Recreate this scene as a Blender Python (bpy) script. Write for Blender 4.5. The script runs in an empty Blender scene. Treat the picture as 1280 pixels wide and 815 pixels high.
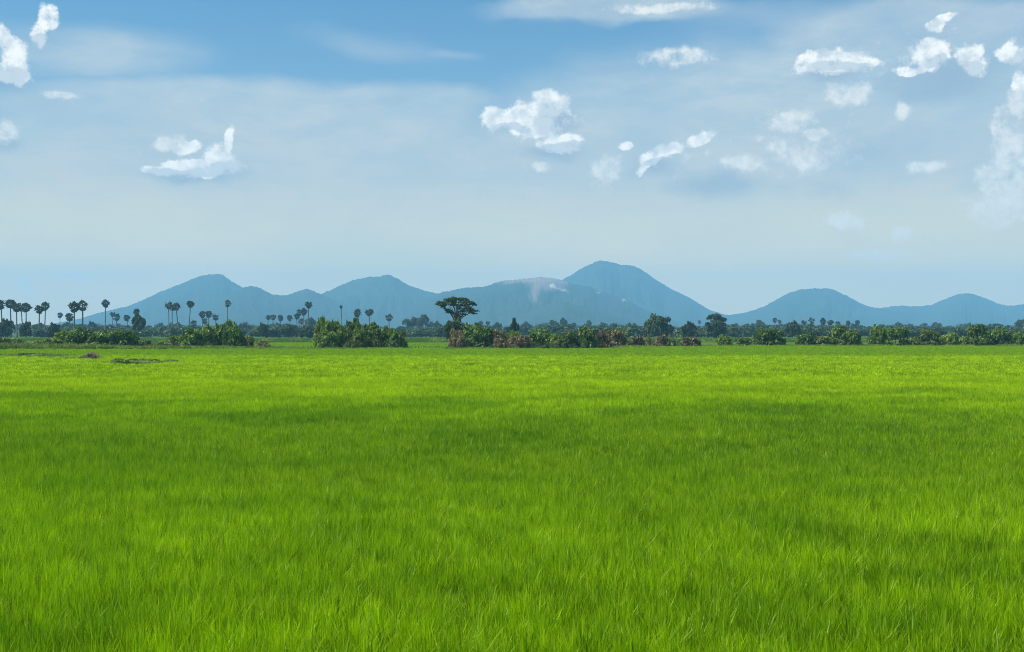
import bpy, math, random
import numpy as np
R = math.radians
sc = bpy.context.scene
COL = sc.collection

# ------------------------------------------------------------------ camera
F = 1545.0            # focal length in pixels of a 1280 px wide frame
HZ = 412.0            # image row of the horizon
CAMZ = 3.5
cd = bpy.data.cameras.new("camera"); cam = bpy.data.objects.new("camera", cd); COL.objects.link(cam)
cd.sensor_width = 36; cd.lens = F / 1280 * 36; cd.clip_start = 0.1; cd.clip_end = 40000
cam.location = (0, 0, CAMZ)
cam.rotation_euler = (R(90) + math.atan((HZ - 407.5) / F), 0, 0)
sc.camera = cam
def at(px, D): return (px - 640) / F * D
def zt(py, D): return CAMZ + (HZ - py) / F * D

# ------------------------------------------------------------------ render settings
sc.render.engine = 'CYCLES'
sc.cycles.use_denoising = True; sc.cycles.denoising_prefilter = 'NONE'
sc.cycles.pixel_filter_type = 'BLACKMAN_HARRIS'; sc.cycles.filter_width = 1.0
sc.cycles.max_bounces = 6; sc.cycles.diffuse_bounces = 3; sc.cycles.glossy_bounces = 1
sc.cycles.transmission_bounces = 3; sc.cycles.volume_bounces = 1; sc.cycles.transparent_max_bounces = 6
sc.cycles.caustics_reflective = False; sc.cycles.caustics_refractive = False
sc.view_settings.view_transform = 'Standard'; sc.view_settings.look = 'None'
sc.view_settings.exposure = 0.42; sc.view_settings.gamma = 1.0

# ------------------------------------------------------------------ sun
SUN_EL, SUN_AZ = 54.0, -98.0       # azimuth measured from the view direction (+Y), negative = left
sl = bpy.data.lights.new("sun", 'SUN'); so = bpy.data.objects.new("sun", sl); COL.objects.link(so)
sl.energy = 4.8; sl.angle = R(0.5); sl.color = (1.0, 0.95, 0.86)
so.location = (-200, -30, 300)
so.rotation_euler = (R(90 - SUN_EL), 0, R(180 - SUN_AZ))   # lamp looks along -Z

# ------------------------------------------------------------------ node helper
class NT:
    def __init__(s, tree): s.t = tree; s.n = tree.nodes; s.l = tree.links
    def new(s, typ, **kw):
        n = s.n.new(typ)
        for k, v in kw.items(): setattr(n, k, v)
        return n
    def put(s, sock, v):
        if hasattr(v, 'is_output'): s.l.new(v, sock)
        elif v is not None: sock.default_value = v
    def math(s, op, a, b=None, clamp=False):
        n = s.new('ShaderNodeMath', operation=op, use_clamp=clamp)
        s.put(n.inputs[0], a)
        if b is not None: s.put(n.inputs[1], b)
        return n.outputs[0]
    def vmath(s, op, a, b=None):
        n = s.new('ShaderNodeVectorMath', operation=op)
        s.put(n.inputs[0], a)
        if b is not None: s.put(n.inputs[1], b)
        return n.outputs['Value'] if op in ('LENGTH', 'DOT_PRODUCT') else n.outputs[0]
    def ramp(s, v, a, b, c=0.0, d=1.0, mode='SMOOTHSTEP'):
        n = s.new('ShaderNodeMapRange', interpolation_type=mode)
        for i, x in enumerate((v, a, b, c, d)): s.put(n.inputs[i], x)
        return n.outputs[0]
    def mix(s, f, a, b, blend='MIX'):
        n = s.new('ShaderNodeMix', data_type='RGBA', blend_type=blend)
        s.put(n.inputs[0], f); s.put(n.inputs[6], a if hasattr(a, 'is_output') else (*a, 1))
        s.put(n.inputs[7], b if hasattr(b, 'is_output') else (*b, 1))
        return n.outputs[2]
    def noise(s, vec, scale, detail=5, rough=0.55, dist=0.0, lac=2.0):
        n = s.new('ShaderNodeTexNoise')
        if vec is not None: s.l.new(vec, n.inputs['Vector'])
        n.inputs['Scale'].default_value = scale; n.inputs['Detail'].default_value = detail
        n.inputs['Roughness'].default_value = rough; n.inputs['Distortion'].default_value = dist
        n.inputs['Lacunarity'].default_value = lac
        return n
    def scale(s, vec, v):
        n = s.new('ShaderNodeVectorMath', operation='MULTIPLY'); s.put(n.inputs[0], vec); n.inputs[1].default_value = v
        return n.outputs[0]

# ------------------------------------------------------------------ world: daylight sky with thin cloud and cumulus
w = bpy.data.worlds.new("World"); sc.world = w; w.use_nodes = True
w.node_tree.nodes.clear(); N = NT(w.node_tree)
sky = N.new('ShaderNodeTexSky'); sky.sky_type = 'NISHITA'; sky.sun_disc = False
sky.sun_elevation = R(SUN_EL); sky.sun_rotation = R(SUN_AZ); sky.altitude = 10
sky.air_density = 1.0; sky.dust_density = 1.0; sky.ozone_density = 1.6
tc = N.new('ShaderNodeTexCoord')
sep = N.new('ShaderNodeSeparateXYZ'); N.l.new(tc.outputs['Generated'], sep.inputs[0])
az = N.math('ARCTAN2', sep.outputs[0], sep.outputs[1])
el = N.math('ARCSINE', sep.outputs[2])
cmb = N.new('ShaderNodeCombineXYZ'); N.l.new(az, cmb.inputs[0]); N.l.new(el, cmb.inputs[1])
V = cmb.outputs[0]
def dirs(px, py):
    a = math.atan((px - 640) / F)
    return a, math.atan((HZ - py) / F * math.cos(a))
def field(blobs, vec):
    """highest of a set of soft ellipses on the sky dome: 1 at a centre, 0 on its edge"""
    cur = None
    for b in blobs:
        x, y, rx, ry = b[:4]; rot = b[4] if len(b) > 4 else 0; amp = b[5] if len(b) > 5 else 1
        g = N.new('ShaderNodeTexGradient', gradient_type='SPHERICAL'); N.l.new(vec, g.inputs[0])
        a, e = dirs(x, y); tm = g.texture_mapping; tm.vector_type = 'TEXTURE'
        tm.translation = (a, e, 0); tm.rotation = (0, 0, R(rot)); tm.scale = (rx / F, ry / F, 1)
        v = g.outputs['Fac'] if amp == 1 else N.math('MULTIPLY', g.outputs['Fac'], amp)
        cur = v if cur is None else N.math('MAXIMUM', cur, v)
    return cur
nz1 = N.noise(V, 30, 6, 0.55)                    # puffs
nzc = N.vmath('SUBTRACT', nz1.outputs['Color'], (0.5, 0.5, 0.5))
Vd = N.vmath('ADD', V, N.scale(nzc, (0.026, 0.017, 0)))
nz0 = N.noise(N.scale(V, (1, 2.2, 1)), 6, 5, 0.55)
nz0c = N.vmath('SUBTRACT', nz0.outputs['Color'], (0.5, 0.5, 0.5))
Vs = N.vmath('ADD', V, N.scale(nz0c, (0.10, 0.045, 0)))
vor = N.new('ShaderNodeTexVoronoi', feature='SMOOTH_F1'); N.l.new(N.vmath('ADD', V, N.scale(nzc, (0.012, 0.012, 0))), vor.inputs['Vector'])
vor.inputs['Scale'].default_value = 80; vor.inputs['Detail'].default_value = 2.5; vor.inputs['Roughness'].default_value = 0.5; vor.inputs['Smoothness'].default_value = 0.5
billow = N.ramp(vor.outputs['Distance'], 0.05, 0.75, 0.5, -0.5, 'LINEAR')
puff = N.noise(V, 55, 7, 0.6)

crisp_b = [(660, 160, 40, 14), (20, 92, 26, 20), (57, 20, 13, 24), (47, 42, 12, 20), (14, 72, 24, 26), (-4, 45, 18, 20), (0, 88, 26, 16),
  (288, 178, 10, 26, -8), (268, 194, 28, 18, 30), (285, 206, 26, 18), (232, 206, 36, 11, 6), (200, 213, 30, 9, 5), (232, 184, 20, 10, 20), (255, 212, 40, 12),
  (655, 148, 54, 27, 4), (688, 134, 34, 26), (622, 148, 28, 20, 10), (702, 177, 40, 16), (668, 150, 40, 18),
  (820, 197, 36, 15, 34), (842, 184, 18, 12, 20), (873, 173, 24, 11, 18), (786, 181, 14, 8),
  (1008, 80, 24, 14, 30), (1044, 78, 56, 20), (1085, 78, 22, 8), (1166, 68, 30, 24), (1172, 34, 14, 11, 40), (1183, 22, 16, 7, 10),
  (1138, 86, 26, 8), (1217, 74, 22, 25), (1269, 66, 22, 20), (1272, 100, 10, 14)]
soft_b = [(670, 155, 95, 46, 0, .42), (255, 202, 90, 34, 0, .36), (1010, 185, 120, 58, 0, .40), (1150, 70, 130, 42, 0, .36), (850, 200, 70, 34, 0, .34), (77, 115, 30, 8), (215, 178, 26, 12, 15), (675, 210, 24, 11), (985, 150, 44, 22), (1020, 165, 30, 14), (930, 205, 40, 18), (972, 185, 16, 24), (1000, 202, 48, 22, -12),
  (1060, 116, 46, 17), (1131, 136, 18, 18), (1160, 209, 36, 11), (1050, 276, 36, 17), (1266, 205, 34, 84), (1252, 258, 60, 34), (1248, 160, 9, 30, 12), (1240, 225, 26, 34), (1275, 130, 20, 30),
  (1125, 295, 20, 16), (845, 73, 66, 15), (830, 9, 95, 9), (755, 210, 30, 22, 55), (4, 165, 22, 22), (90, 342, 44, 9, -14), (30, 352, 14, 16), (1100, 318, 60, 12)]
under_b = [(1212, 86, 18, 12), (704, 182, 36, 8), (50, 52, 14, 12), (830, 204, 26, 7), (14, 95, 30, 16), (285, 212, 40, 16), (228, 216, 50, 8), (690, 152, 30, 18), (640, 160, 30, 7), (1050, 84, 44, 7), (1172, 78, 20, 10), (1274, 84, 14, 12)]
cirrus_b = [(465, 50, 125, 26, -8), (550, 58, 62, 11, -4), (1240, 25, 130, 26, 5), (980, 10, 260, 24)]
veil_b = [(960, 170, 420, 150), (1150, 60, 260, 70), (760, 10, 180, 22), (330, 140, 380, 52), (120, 60, 180, 50, 0, .5), (640, 235, 320, 105), (210, 225, 380, 115), (1200, 120, 240, 130), (1000, 300, 500, 90), (100, 330, 300, 60), (450, 165, 200, 45)]
shade_b = [(1040, 235, 110, 26, 0, .5), (700, 30, 140, 14, 0, .35), (270, 212, 56, 24), (230, 220, 72, 14), (12, 102, 36, 20), (4, 180, 24, 18), (700, 152, 34, 26), (690, 190, 60, 18), (890, 232, 84, 28),
  (820, 210, 50, 22), (1090, 190, 120, 60, 0, .5), (1180, 100, 90, 40), (1040, 92, 60, 20)]

# clear-air colour, paler and warmer where the eye looks through the most air
def grad(stops):
    n = N.new('ShaderNodeValToRGB'); N.l.new(N.ramp(el, 0, R(20), mode='LINEAR'), n.inputs[0]); cr = n.color_ramp
    for k, (deg, c) in enumerate(stops):
        e_ = cr.elements[k] if k < 2 else cr.elements.new(0.5)
        e_.position = deg / 20; e_.color = (*[q / 10 for q in c], 1)
    return N.scale(n.outputs[0], (10, 10, 10))
clear = N.mix(1.0, sky.outputs[0], (0.31, 0.72, 0.92), 'MULTIPLY')
hz_f = N.ramp(el, 0.0, R(17), 0.95, 0.12)
skyc = N.mix(hz_f, clear, grad([(0, (10.6, 8.2, 4.3)), (20, (2.5, 3.9, 5.0)), (3, (8.7, 7.3, 4.2)), (7, (4.5, 5.0, 5.0)), (11, (3.1, 4.2, 5.0))]))
veil_n = N.ramp(N.noise(N.scale(V, (1, 2.5, 1)), 7, 6, 0.6).outputs['Fac'], 0.30, 0.70)
veil_out = N.ramp(el, R(15), R(24), 0, 0.35)
veil = N.math('MAXIMUM', N.ramp(field(veil_b, Vs), 0.0, 0.42), veil_out)
veil = N.math('MULTIPLY', veil, N.ramp(veil_n, 0, 1, 0.68, 1.0))
wisp = N.noise(N.scale(Vs, (1, 3.2, 1)), 16, 7, 0.62).outputs['Fac']
veil = N.math('MULTIPLY', veil, N.ramp(wisp, 0.3, 0.65, 0.70, 1.05))
skyc = N.mix(veil, skyc, grad([(0, (10.6, 8.2, 4.5)), (20, (3.9, 4.6, 5.3)), (3, (8.8, 7.3, 4.4)), (7, (5.0, 5.2, 5.1)), (11, (4.3, 5.0, 5.4))]))
cir = N.ramp(field(cirrus_b, Vs), 0.0, 1.0, 0, 0.34)
skyc = N.mix(cir, skyc, (4.6, 5.1, 5.5))
shade = N.ramp(N.math('ADD', field(shade_b, Vd), N.math('MULTIPLY', N.math('SUBTRACT', puff.outputs['Fac'], 0.5), 0.5)), 0.05, 0.9, 0, 0.60)
skyc = N.mix(shade, skyc, (2.3, 3.2, 4.3))
sf = N.math('MINIMUM', N.math('MULTIPLY', field(soft_b, Vd), 1.7), 1.0)
fine = N.noise(V, 110, 8, 0.68)
brk = N.math('ADD', N.math('MULTIPLY', N.math('SUBTRACT', puff.outputs['Fac'], 0.5), 1.3), N.math('MULTIPLY', billow, 0.5))
brk = N.math('ADD', brk, N.math('MULTIPLY', N.math('SUBTRACT', fine.outputs['Fac'], 0.5), 1.5))
soft = N.ramp(N.math('ADD', sf, brk), 0.05, 1.25, 0, 0.85)
soft = N.math('MULTIPLY', soft, N.ramp(sf, 0.0, 0.2))
skyc = N.mix(soft, skyc, (7.8, 7.7, 7.3))
# cumulus: placed ones in view, the same kind scattered over the rest of the dome
outm = N.math('MAXIMUM', N.ramp(el, R(17), R(24)), N.ramp(N.math('ABSOLUTE', az), R(25), R(32)))
outm = N.math('MULTIPLY', outm, N.ramp(el, R(1), R(4)))
dome = N.noise(tc.outputs['Generated'], 5.0, 6, 0.6)
outc = N.math('MULTIPLY', N.ramp(dome.outputs['Fac'], 0.54, 0.66, 0, 0.9), outm)
cb = N.math('MINIMUM', N.math('MULTIPLY', field(crisp_b, Vd), 2.1), 1.0)
cf = N.math('ADD', cb, brk)
crisp = N.math('MAXIMUM', N.math('MULTIPLY', N.ramp(cf, 0.04, 0.80, 0, 0.97), N.ramp(cb, 0.0, 0.15)), outc)
rel1 = N.noise(V, 60, 4, 0.55).outputs['Fac']; rel2 = N.noise(N.vmath('ADD', V, (-0.005, 0.006, 0)), 60, 4, 0.55).outputs['Fac']
und = N.ramp(field(under_b, Vd), 0.0, 0.6)
lit = N.math('ADD', N.math('MULTIPLY', N.math('SUBTRACT', rel2, rel1), 2.2), N.math('MULTIPLY', und, 0.95))
ccol = N.mix(N.ramp(N.math('SUBTRACT', lit, N.math('MULTIPLY', billow, 0.45)), -0.15, 0.75), (8.8, 8.7, 8.3), (5.3, 5.8, 6.2))
skyc = N.mix(crisp, skyc, ccol)
bg = N.new('ShaderNodeBackground'); N.l.new(skyc, bg.inputs[0]); bg.inputs[1].default_value = 0.1
wo = N.new('ShaderNodeOutputWorld'); N.l.new(bg.outputs[0], wo.inputs[0])
w.cycles.sampling_method = 'MANUAL'; w.cycles.sample_map_resolution = 1024

# ------------------------------------------------------------------ materials
def material(name):
    m = bpy.data.materials.new(name); m.use_nodes = True; m.node_tree.nodes.clear()
    return m, NT(m.node_tree)
def out_surf(n, s):
    o = n.new('ShaderNodeOutputMaterial'); n.l.new(s, o.inputs[0])
def leafy(n, col, transl=0.35, rough=0.5, gloss=0.04):
    d = n.new('ShaderNodeBsdfDiffuse'); t = n.new('ShaderNodeBsdfTranslucent'); g = n.new('ShaderNodeBsdfGlossy')
    g.inputs['Roughness'].default_value = rough
    n.put(d.inputs[0], col); n.put(t.inputs[0], n.mix(1.0, col, (1.15, 1.25, 0.6), 'MULTIPLY'))
    m1 = n.new('ShaderNodeMixShader'); m1.inputs[0].default_value = transl
    n.l.new(d.outputs[0], m1.inputs[1]); n.l.new(t.outputs[0], m1.inputs[2])
    m2 = n.new('ShaderNodeMixShader'); m2.inputs[0].default_value = gloss
    n.l.new(m1.outputs[0], m2.inputs[1]); n.l.new(g.outputs[0], m2.inputs[2])
    out_surf(n, m2.outputs[0])
def leaf_mat(name, a, b, c=None, transl=0.3, gloss=0.03):
    """leaf colour runs from a to b leaf by leaf, with a share of c (dry or pale leaves), each plant a little different"""
    m, n = material(name)
    at_ = n.new('ShaderNodeAttribute'); at_.attribute_name = 'tint'
    s = n.new('ShaderNodeSeparateColor'); n.l.new(at_.outputs['Color'], s.inputs[0])
    col = n.mix(s.outputs[0], a, b)
    if c: col = n.mix(n.ramp(s.outputs[1], 0.72, 0.95), col, c)
    oi = n.new('ShaderNodeObjectInfo')
    hs = n.new('ShaderNodeHueSaturation'); n.l.new(col, hs.inputs['Color'])
    n.put(hs.inputs['Hue'], n.ramp(oi.outputs['Random'], 0, 1, 0.485, 0.515, 'LINEAR'))
    n.put(hs.inputs['Value'], n.ramp(n.math('FRACT', n.math('MULTIPLY', oi.outputs['Random'], 7.3)), 0, 1, 0.78, 1.25, 'LINEAR'))
    leafy(n, hs.outputs[0], transl, 0.45, gloss)
    return m
M = {}
M['dark'] = leaf_mat('dark_bush_leaves', (0.034, 0.072, 0.008), (0.120, 0.210, 0.018), (0.28, 0.36, 0.08))
M['mid'] = leaf_mat('mid_bush_leaves', (0.060, 0.112, 0.012), (0.175, 0.275, 0.026), (0.38, 0.42, 0.11))
M['pale'] = leaf_mat('pale_scrub_leaves', (0.095, 0.150, 0.026), (0.21, 0.29, 0.045), (0.42, 0.42, 0.18))
M['brown'] = leaf_mat('dry_bush_leaves', (0.105, 0.088, 0.032), (0.22, 0.175, 0.088), (0.52, 0.42, 0.24))
M['far'] = leaf_mat('far_tree_leaves', (0.025, 0.052, 0.018), (0.070, 0.110, 0.032), None)
M['palm'] = leaf_mat('palm_fan_leaves', (0.022, 0.040, 0.014), (0.052, 0.075, 0.024), (0.11, 0.09, 0.05))
M['dry'] = leaf_mat('dead_palm_leaves', (0.060, 0.042, 0.026), (0.13, 0.095, 0.058), None, 0.15)
M['frond'] = leaf_mat('green_frond_leaves', (0.045, 0.092, 0.016), (0.11, 0.175, 0.030), (0.26, 0.25, 0.09))
M['frondbrown'] = leaf_mat('browning_frond_leaves', (0.075, 0.080, 0.026), (0.165, 0.130, 0.058), (0.34, 0.27, 0.15))
M['acacia'] = leaf_mat('umbrella_tree_leaves', (0.018, 0.042, 0.012), (0.055, 0.090, 0.020), None, 0.2)
def bark(name, a, b, sc_=6):
    m, n = material(name)
    t = n.new('ShaderNodeTexCoord')
    nz = n.noise(n.scale(t.outputs['Object'], (1, 1, 0.35)), sc_, 6, 0.65)
    p = n.new('ShaderNodeBsdfPrincipled'); p.inputs['Roughness'].default_value = 0.95; p.inputs['Specular IOR Level'].default_value = 0.1
    n.l.new(n.mix(n.ramp(nz.outputs['Fac'], 0.35, 0.65), a, b), p.inputs['Base Color'])
    bm = n.new('ShaderNodeBump'); bm.inputs['Strength'].default_value = 0.5
    n.l.new(nz.outputs['Fac'], bm.inputs['Height']); n.l.new(bm.outputs[0], p.inputs['Normal'])
    out_surf(n, p.outputs[0]); return m
M['bark'] = bark('brown_bark', (0.045, 0.036, 0.026), (0.12, 0.10, 0.075))
M['palmbark'] = bark('grey_palm_bark', (0.10, 0.088, 0.07), (0.22, 0.20, 0.17), 3)
M['bank'] = bark('weedy_earth', (0.060, 0.090, 0.022), (0.12, 0.16, 0.045), 4)
M['twig'] = bark('dry_twigs', (0.15, 0.135, 0.07), (0.32, 0.28, 0.17))

# rice
def rice_mat():
    m, n = material('young_rice_blades')
    g = n.new('ShaderNodeNewGeometry'); P = g.outputs['Position']
    a = n.new('ShaderNodeAttribute'); a.attribute_name = 'tint'
    s = n.new('ShaderNodeSeparateColor'); n.l.new(a.outputs['Color'], s.inputs[0])
    big = n.noise(n.scale(P, (1, 1, 0)), 0.035, 4, 0.6, 0.4).outputs['Fac']
    mid = n.noise(n.scale(P, (1, 1, 0)), 0.16, 4, 0.6, 0.6).outputs['Fac']
    sm = n.noise(n.scale(P, (1, 1, 0)), 0.75, 3, 0.6, 0.3).outputs['Fac']
    sx = n.new('ShaderNodeSeparateXYZ'); n.l.new(P, sx.inputs[0])
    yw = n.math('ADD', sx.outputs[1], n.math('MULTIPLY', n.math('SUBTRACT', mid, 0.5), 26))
    v = n.math('ADD', n.math('MULTIPLY', n.ramp(mid, 0.32, 0.68), 0.55), n.math('MULTIPLY', n.ramp(sm, 0.3, 0.7), 0.45))
    col = n.mix(v, (0.175, 0.35, 0.001), (0.50, 0.74, 0.001))
    # a darker, bluer-green swath some 27 to 45 m out
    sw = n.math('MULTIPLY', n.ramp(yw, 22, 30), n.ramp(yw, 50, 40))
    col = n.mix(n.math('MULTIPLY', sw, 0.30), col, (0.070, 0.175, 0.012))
    # the yellower plot from 50 m to its bund at 140 m, and the fresher green plot beyond
    yel = n.math('MULTIPLY', n.ramp(yw, 45, 70), n.ramp(yw, 158, 142))
    col = n.mix(n.math('MULTIPLY', yel, n.ramp(mid, 0.35, 0.6, 0.35, 0.9)), col, (0.66, 0.84, 0.001))
    col = n.mix(n.ramp(yw, 142, 152, 0, 0.75), col, (0.34, 0.53, 0.006))
    col = n.mix(n.math('MULTIPLY', n.ramp(sx.outputs[1], 285, 300), n.ramp(sx.outputs[1], 440, 425)), col, (0.075, 0.16, 0.022))
    col = n.mix(n.ramp(s.outputs[0], 0.2, 0.85, 0, 0.85, 'LINEAR'), col, (0.075, 0.175, 0.003))
    col = n.mix(n.ramp(s.outputs[1], 0.90, 0.99, 0, 0.7), col, (0.45, 0.52, 0.06))
    leafy(n, col, 0.42, 0.45, 0.014)
    return m
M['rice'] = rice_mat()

def ground_mat():
    m, n = material('paddy_ground')
    g = n.new('ShaderNodeNewGeometry'); P = g.outputs['Position']
    n1 = n.noise(n.scale(P, (1, 1, 0)), 0.9, 5, 0.6).outputs['Fac']
    n2 = n.noise(n.scale(P, (0.4, 1, 0)), 0.012, 5, 0.6, 0.5).outputs['Fac']
    n3 = n.noise(n.scale(P, (0.25, 1, 0)), 0.06, 4, 0.6, 0.5).outputs['Fac']
    sx = n.new('ShaderNodeSeparateXYZ'); n.l.new(P, sx.inputs[0])
    g6 = (0.040, 0.085, 0.020)
    near = n.mix(n.ramp(n1, 0.3, 0.7), (0.050, 0.085, 0.014), (0.085, 0.125, 0.022))
    far = n.mix(n.ramp(n2, 0.35, 0.62), (0.060, 0.120, 0.020), (0.145, 0.225, 0.030))
    far = n.mix(n.ramp(n3, 0.52, 0.75, 0, 0.6), far, (0.20, 0.24, 0.05))
    far = n.mix(n.ramp(sx.outputs[1], 440, 470), far, g6)
    col = n.mix(n.ramp(sx.outputs[1], 205, 245), near, far)
    p = n.new('ShaderNodeBsdfPrincipled'); p.inputs['Roughness'].default_value = 0.95
    p.inputs['Specular IOR Level'].default_value = 0.15
    n.l.new(col, p.inputs['Base Color'])
    bm = n.new('ShaderNodeBump'); bm.inputs['Strength'].default_value = 0.6; bm.inputs['Distance'].default_value = 0.3
    n.l.new(n1, bm.inputs['Height']); n.l.new(bm.outputs[0], p.inputs['Normal'])
    out_surf(n, p.outputs[0]); return m
M['ground'] = ground_mat()

def hill_mat():
    m, n = material('forested_hillside')
    t = n.new('ShaderNodeTexCoord')
    P = t.outputs['Object']
    a = n.noise(P, 0.0035, 7, 0.62).outputs['Fac']; b = n.noise(P, 0.03, 5, 0.7).outputs['Fac']
    col = n.mix(n.ramp(a, 0.35, 0.65), (0.022, 0.036, 0.022), (0.040, 0.055, 0.030))
    col = n.mix(n.ramp(b, 0.35, 0.65, 0, 0.5), col, (0.020, 0.042, 0.016))
    at_ = n.new('ShaderNodeAttribute'); at_.attribute_name = 'tint'
    s = n.new('ShaderNodeSeparateColor'); n.l.new(at_.outputs['Color'], s.inputs[0])
    f = n.math('MULTIPLY', s.outputs[0], n.ramp(b, 0.25, 0.6, 0.55, 1.0))
    col = n.mix(f, col, (0.40, 0.29, 0.26))
    col = n.mix(s.outputs[1], col, (0.85, 0.82, 0.78))
    p = n.new('ShaderNodeBsdfPrincipled'); p.inputs['Roughness'].default_value = 1.0
    p.inputs['Specular IOR Level'].default_value = 0.05
    n.l.new(col, p.inputs['Base Color'])
    bm = n.new('ShaderNodeBump'); bm.inputs['Strength'].default_value = 0.35; bm.inputs['Distance'].default_value = 8
    n.l.new(b, bm.inputs['Height']); n.l.new(bm.outputs[0], p.inputs['Normal'])
    out_surf(n, p.outputs[0]); return m
M['hill'] = hill_mat()

# ------------------------------------------------------------------ mesh helpers
class MB:
    """collects faces; tint is stored per vertex"""
    def __init__(s): s.v = []; s.f = []; s.c = []; s.n = 0
    def add(s, verts, faces, tint=(0.5, 0.5)):
        verts = np.asarray(verts, float).reshape(-1, 3)
        s.v.append(verts); s.f += [tuple(i + s.n for i in f) for f in faces]
        t = np.zeros((len(verts), 4)); t[:, 0] = tint[0]; t[:, 1] = tint[1]; t[:, 3] = 1
        s.c.append(t); s.n += len(verts)
    def quads(s, V4, tint):
        """V4: (n,4,3) array, tint (n,2)"""
        n = len(V4); s.v.append(V4.reshape(-1, 3))
        idx = (np.arange(n * 4).reshape(n, 4) + s.n).tolist(); s.f += [tuple(q) for q in idx]
        t = np.zeros((n * 4, 4)); t[:, :2] = np.repeat(tint, 4, axis=0); t[:, 3] = 1
        s.c.append(t); s.n += n * 4
    def tube(s, pts, rads, sides=7, tint=(0.5, 0.5)):
        pts = np.asarray(pts, float); rings = []
        for i, p in enumerate(pts):
            d = pts[min(i + 1, len(pts) - 1)] - pts[max(i - 1, 0)]; d = d / (np.linalg.norm(d) + 1e-9)
            u = np.cross(d, (0.3, 1, 0.1)); u /= np.linalg.norm(u) + 1e-9; q = np.cross(d, u)
            for k in range(sides):
                a = 2 * math.pi * k / sides
                rings.append(p + rads[i] * (math.cos(a) * u + math.sin(a) * q))
        fs = []
        for i in range(len(pts) - 1):
            for k in range(sides):
                fs.append((i * sides + k, i * sides + (k + 1) % sides, (i + 1) * sides + (k + 1) % sides, (i + 1) * sides + k))
        fs.append(tuple(range(sides))[::-1]); fs.append(tuple((len(pts) - 1) * sides + k for k in range(sides)))
        s.add(rings, fs, tint)
    def mesh(s, name, mat, smooth=False):
        me = bpy.data.meshes.new(name)
        v = np.concatenate(s.v); me.from_pydata(v.tolist(), [], s.f)
        at_ = me.color_attributes.new('tint', 'FLOAT_COLOR', 'POINT')
        at_.data.foreach_set('color', np.concatenate(s.c).astype(np.float32).ravel())
        me.materials.append(mat)
        if smooth: me.polygons.foreach_set('use_smooth', [True] * len(me.polygons))
        me.update(); return me
def link(name, me, parent=None, loc=(0, 0, 0), rot=(0, 0, 0), scale=(1, 1, 1)):
    o = bpy.data.objects.new(name, me); COL.objects.link(o); o.parent = parent
    o.location = loc; o.rotation_euler = rot; o.scale = scale; return o
def tag(o, label=None, cat=None, group=None, kind=None):
    for k, v in (('label', label), ('category', cat), ('group', group), ('kind', kind)):
        if v: o[k] = v
    return o

def rnd_dirs(rg, n):
    d = rg.normal(size=(n, 3)); return d / np.linalg.norm(d, axis=1, keepdims=True)
def leaves(mb, rg, lobes, n, size, shell=0.30, flat=0.5, floor=None):
    """leaf-sized faces spread through the outer part of a set of ellipsoid lobes (cx,cy,cz,rx,ry,rz)"""
    L = np.array(lobes, float); w_ = (L[:, 3] * L[:, 4] + L[:, 3] * L[:, 5]); w_ /= w_.sum()
    k = rg.choice(len(L), n, p=w_); d = rnd_dirs(rg, n)
    d[:, 2] = np.where(d[:, 2] < -0.3, -d[:, 2], d[:, 2])
    r = 1 - np.abs(rg.normal(size=n)) * shell; r = np.clip(r, 0.1, 1.08)
    P = L[k, :3] + d * L[k, 3:] * r[:, None]
    if floor is not None: P[:, 2] = np.maximum(P[:, 2], floor + rg.random(n) * 0.05)
    nrm = d * flat + rnd_dirs(rg, n) * (1 - flat) + np.array([0, 0, 0.25]); nrm /= np.linalg.norm(nrm, axis=1, keepdims=True)
    t = np.cross(nrm, rnd_dirs(rg, n)); t /= np.linalg.norm(t, axis=1, keepdims=True); b = np.cross(nrm, t)
    s1 = size * rg.uniform(0.6, 1.4, n)[:, None]; s2 = s1 * rg.uniform(0.35, 0.65, n)[:, None]
    V4 = np.stack([P - t * s1, P - b * s2 - nrm * s2 * 0.2, P + t * s1, P + b * s2 - nrm * s2 * 0.2], axis=1)
    lt = rg.random(len(L))[k]
    tint = np.stack([np.clip(lt * 0.6 + rg.random(n) * 0.4, 0, 1), rg.random(n) * 0.75 + lt * 0.25], axis=1)
    mb.quads(V4, tint)
def lump(rg, n, rmin, rmax, zlo, zhi, wide=1.0, top=1.0):
    """lobes filling a crown of unit half-width between heights zlo and zhi, uneven at its outline"""
    L = []
    for i in range(n):
        a = rg.random() * 2 * math.pi; q = math.sqrt(rg.random()); z = rg.random()
        prof = math.sqrt(max(0.05, 1 - ((z - 0.3) / 0.78) ** 2))
        r = rg.uniform(rmin, rmax); rr = max(0.0, q * (wide - r * 0.9)) * prof
        L.append((math.cos(a) * rr, math.sin(a) * rr, zlo + (zhi - zlo - r * top) * z, r, r, r * rg.uniform(0.6, 0.95)))
    return L

# ------------------------------------------------------------------ ground
def ground():
    mb = MB(); xs = [-6500, -3000, -900, -300, -100, 0, 100, 300, 900, 3000, 6500]; ys = [-2000, -300, 0, 30, 100, 240, 480, 1000, 3000, 5000, 7500]
    v = [(x, y, 0) for y in ys for x in xs]; n = len(xs)
    f = [(j * n + i, j * n + i + 1, (j + 1) * n + i + 1, (j + 1) * n + i) for j in range(len(ys) - 1) for i in range(n - 1)]
    mb.add(v, f); o = link('ground', mb.mesh('ground', M['ground'])); o['kind'] = 'structure'
ground()

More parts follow.
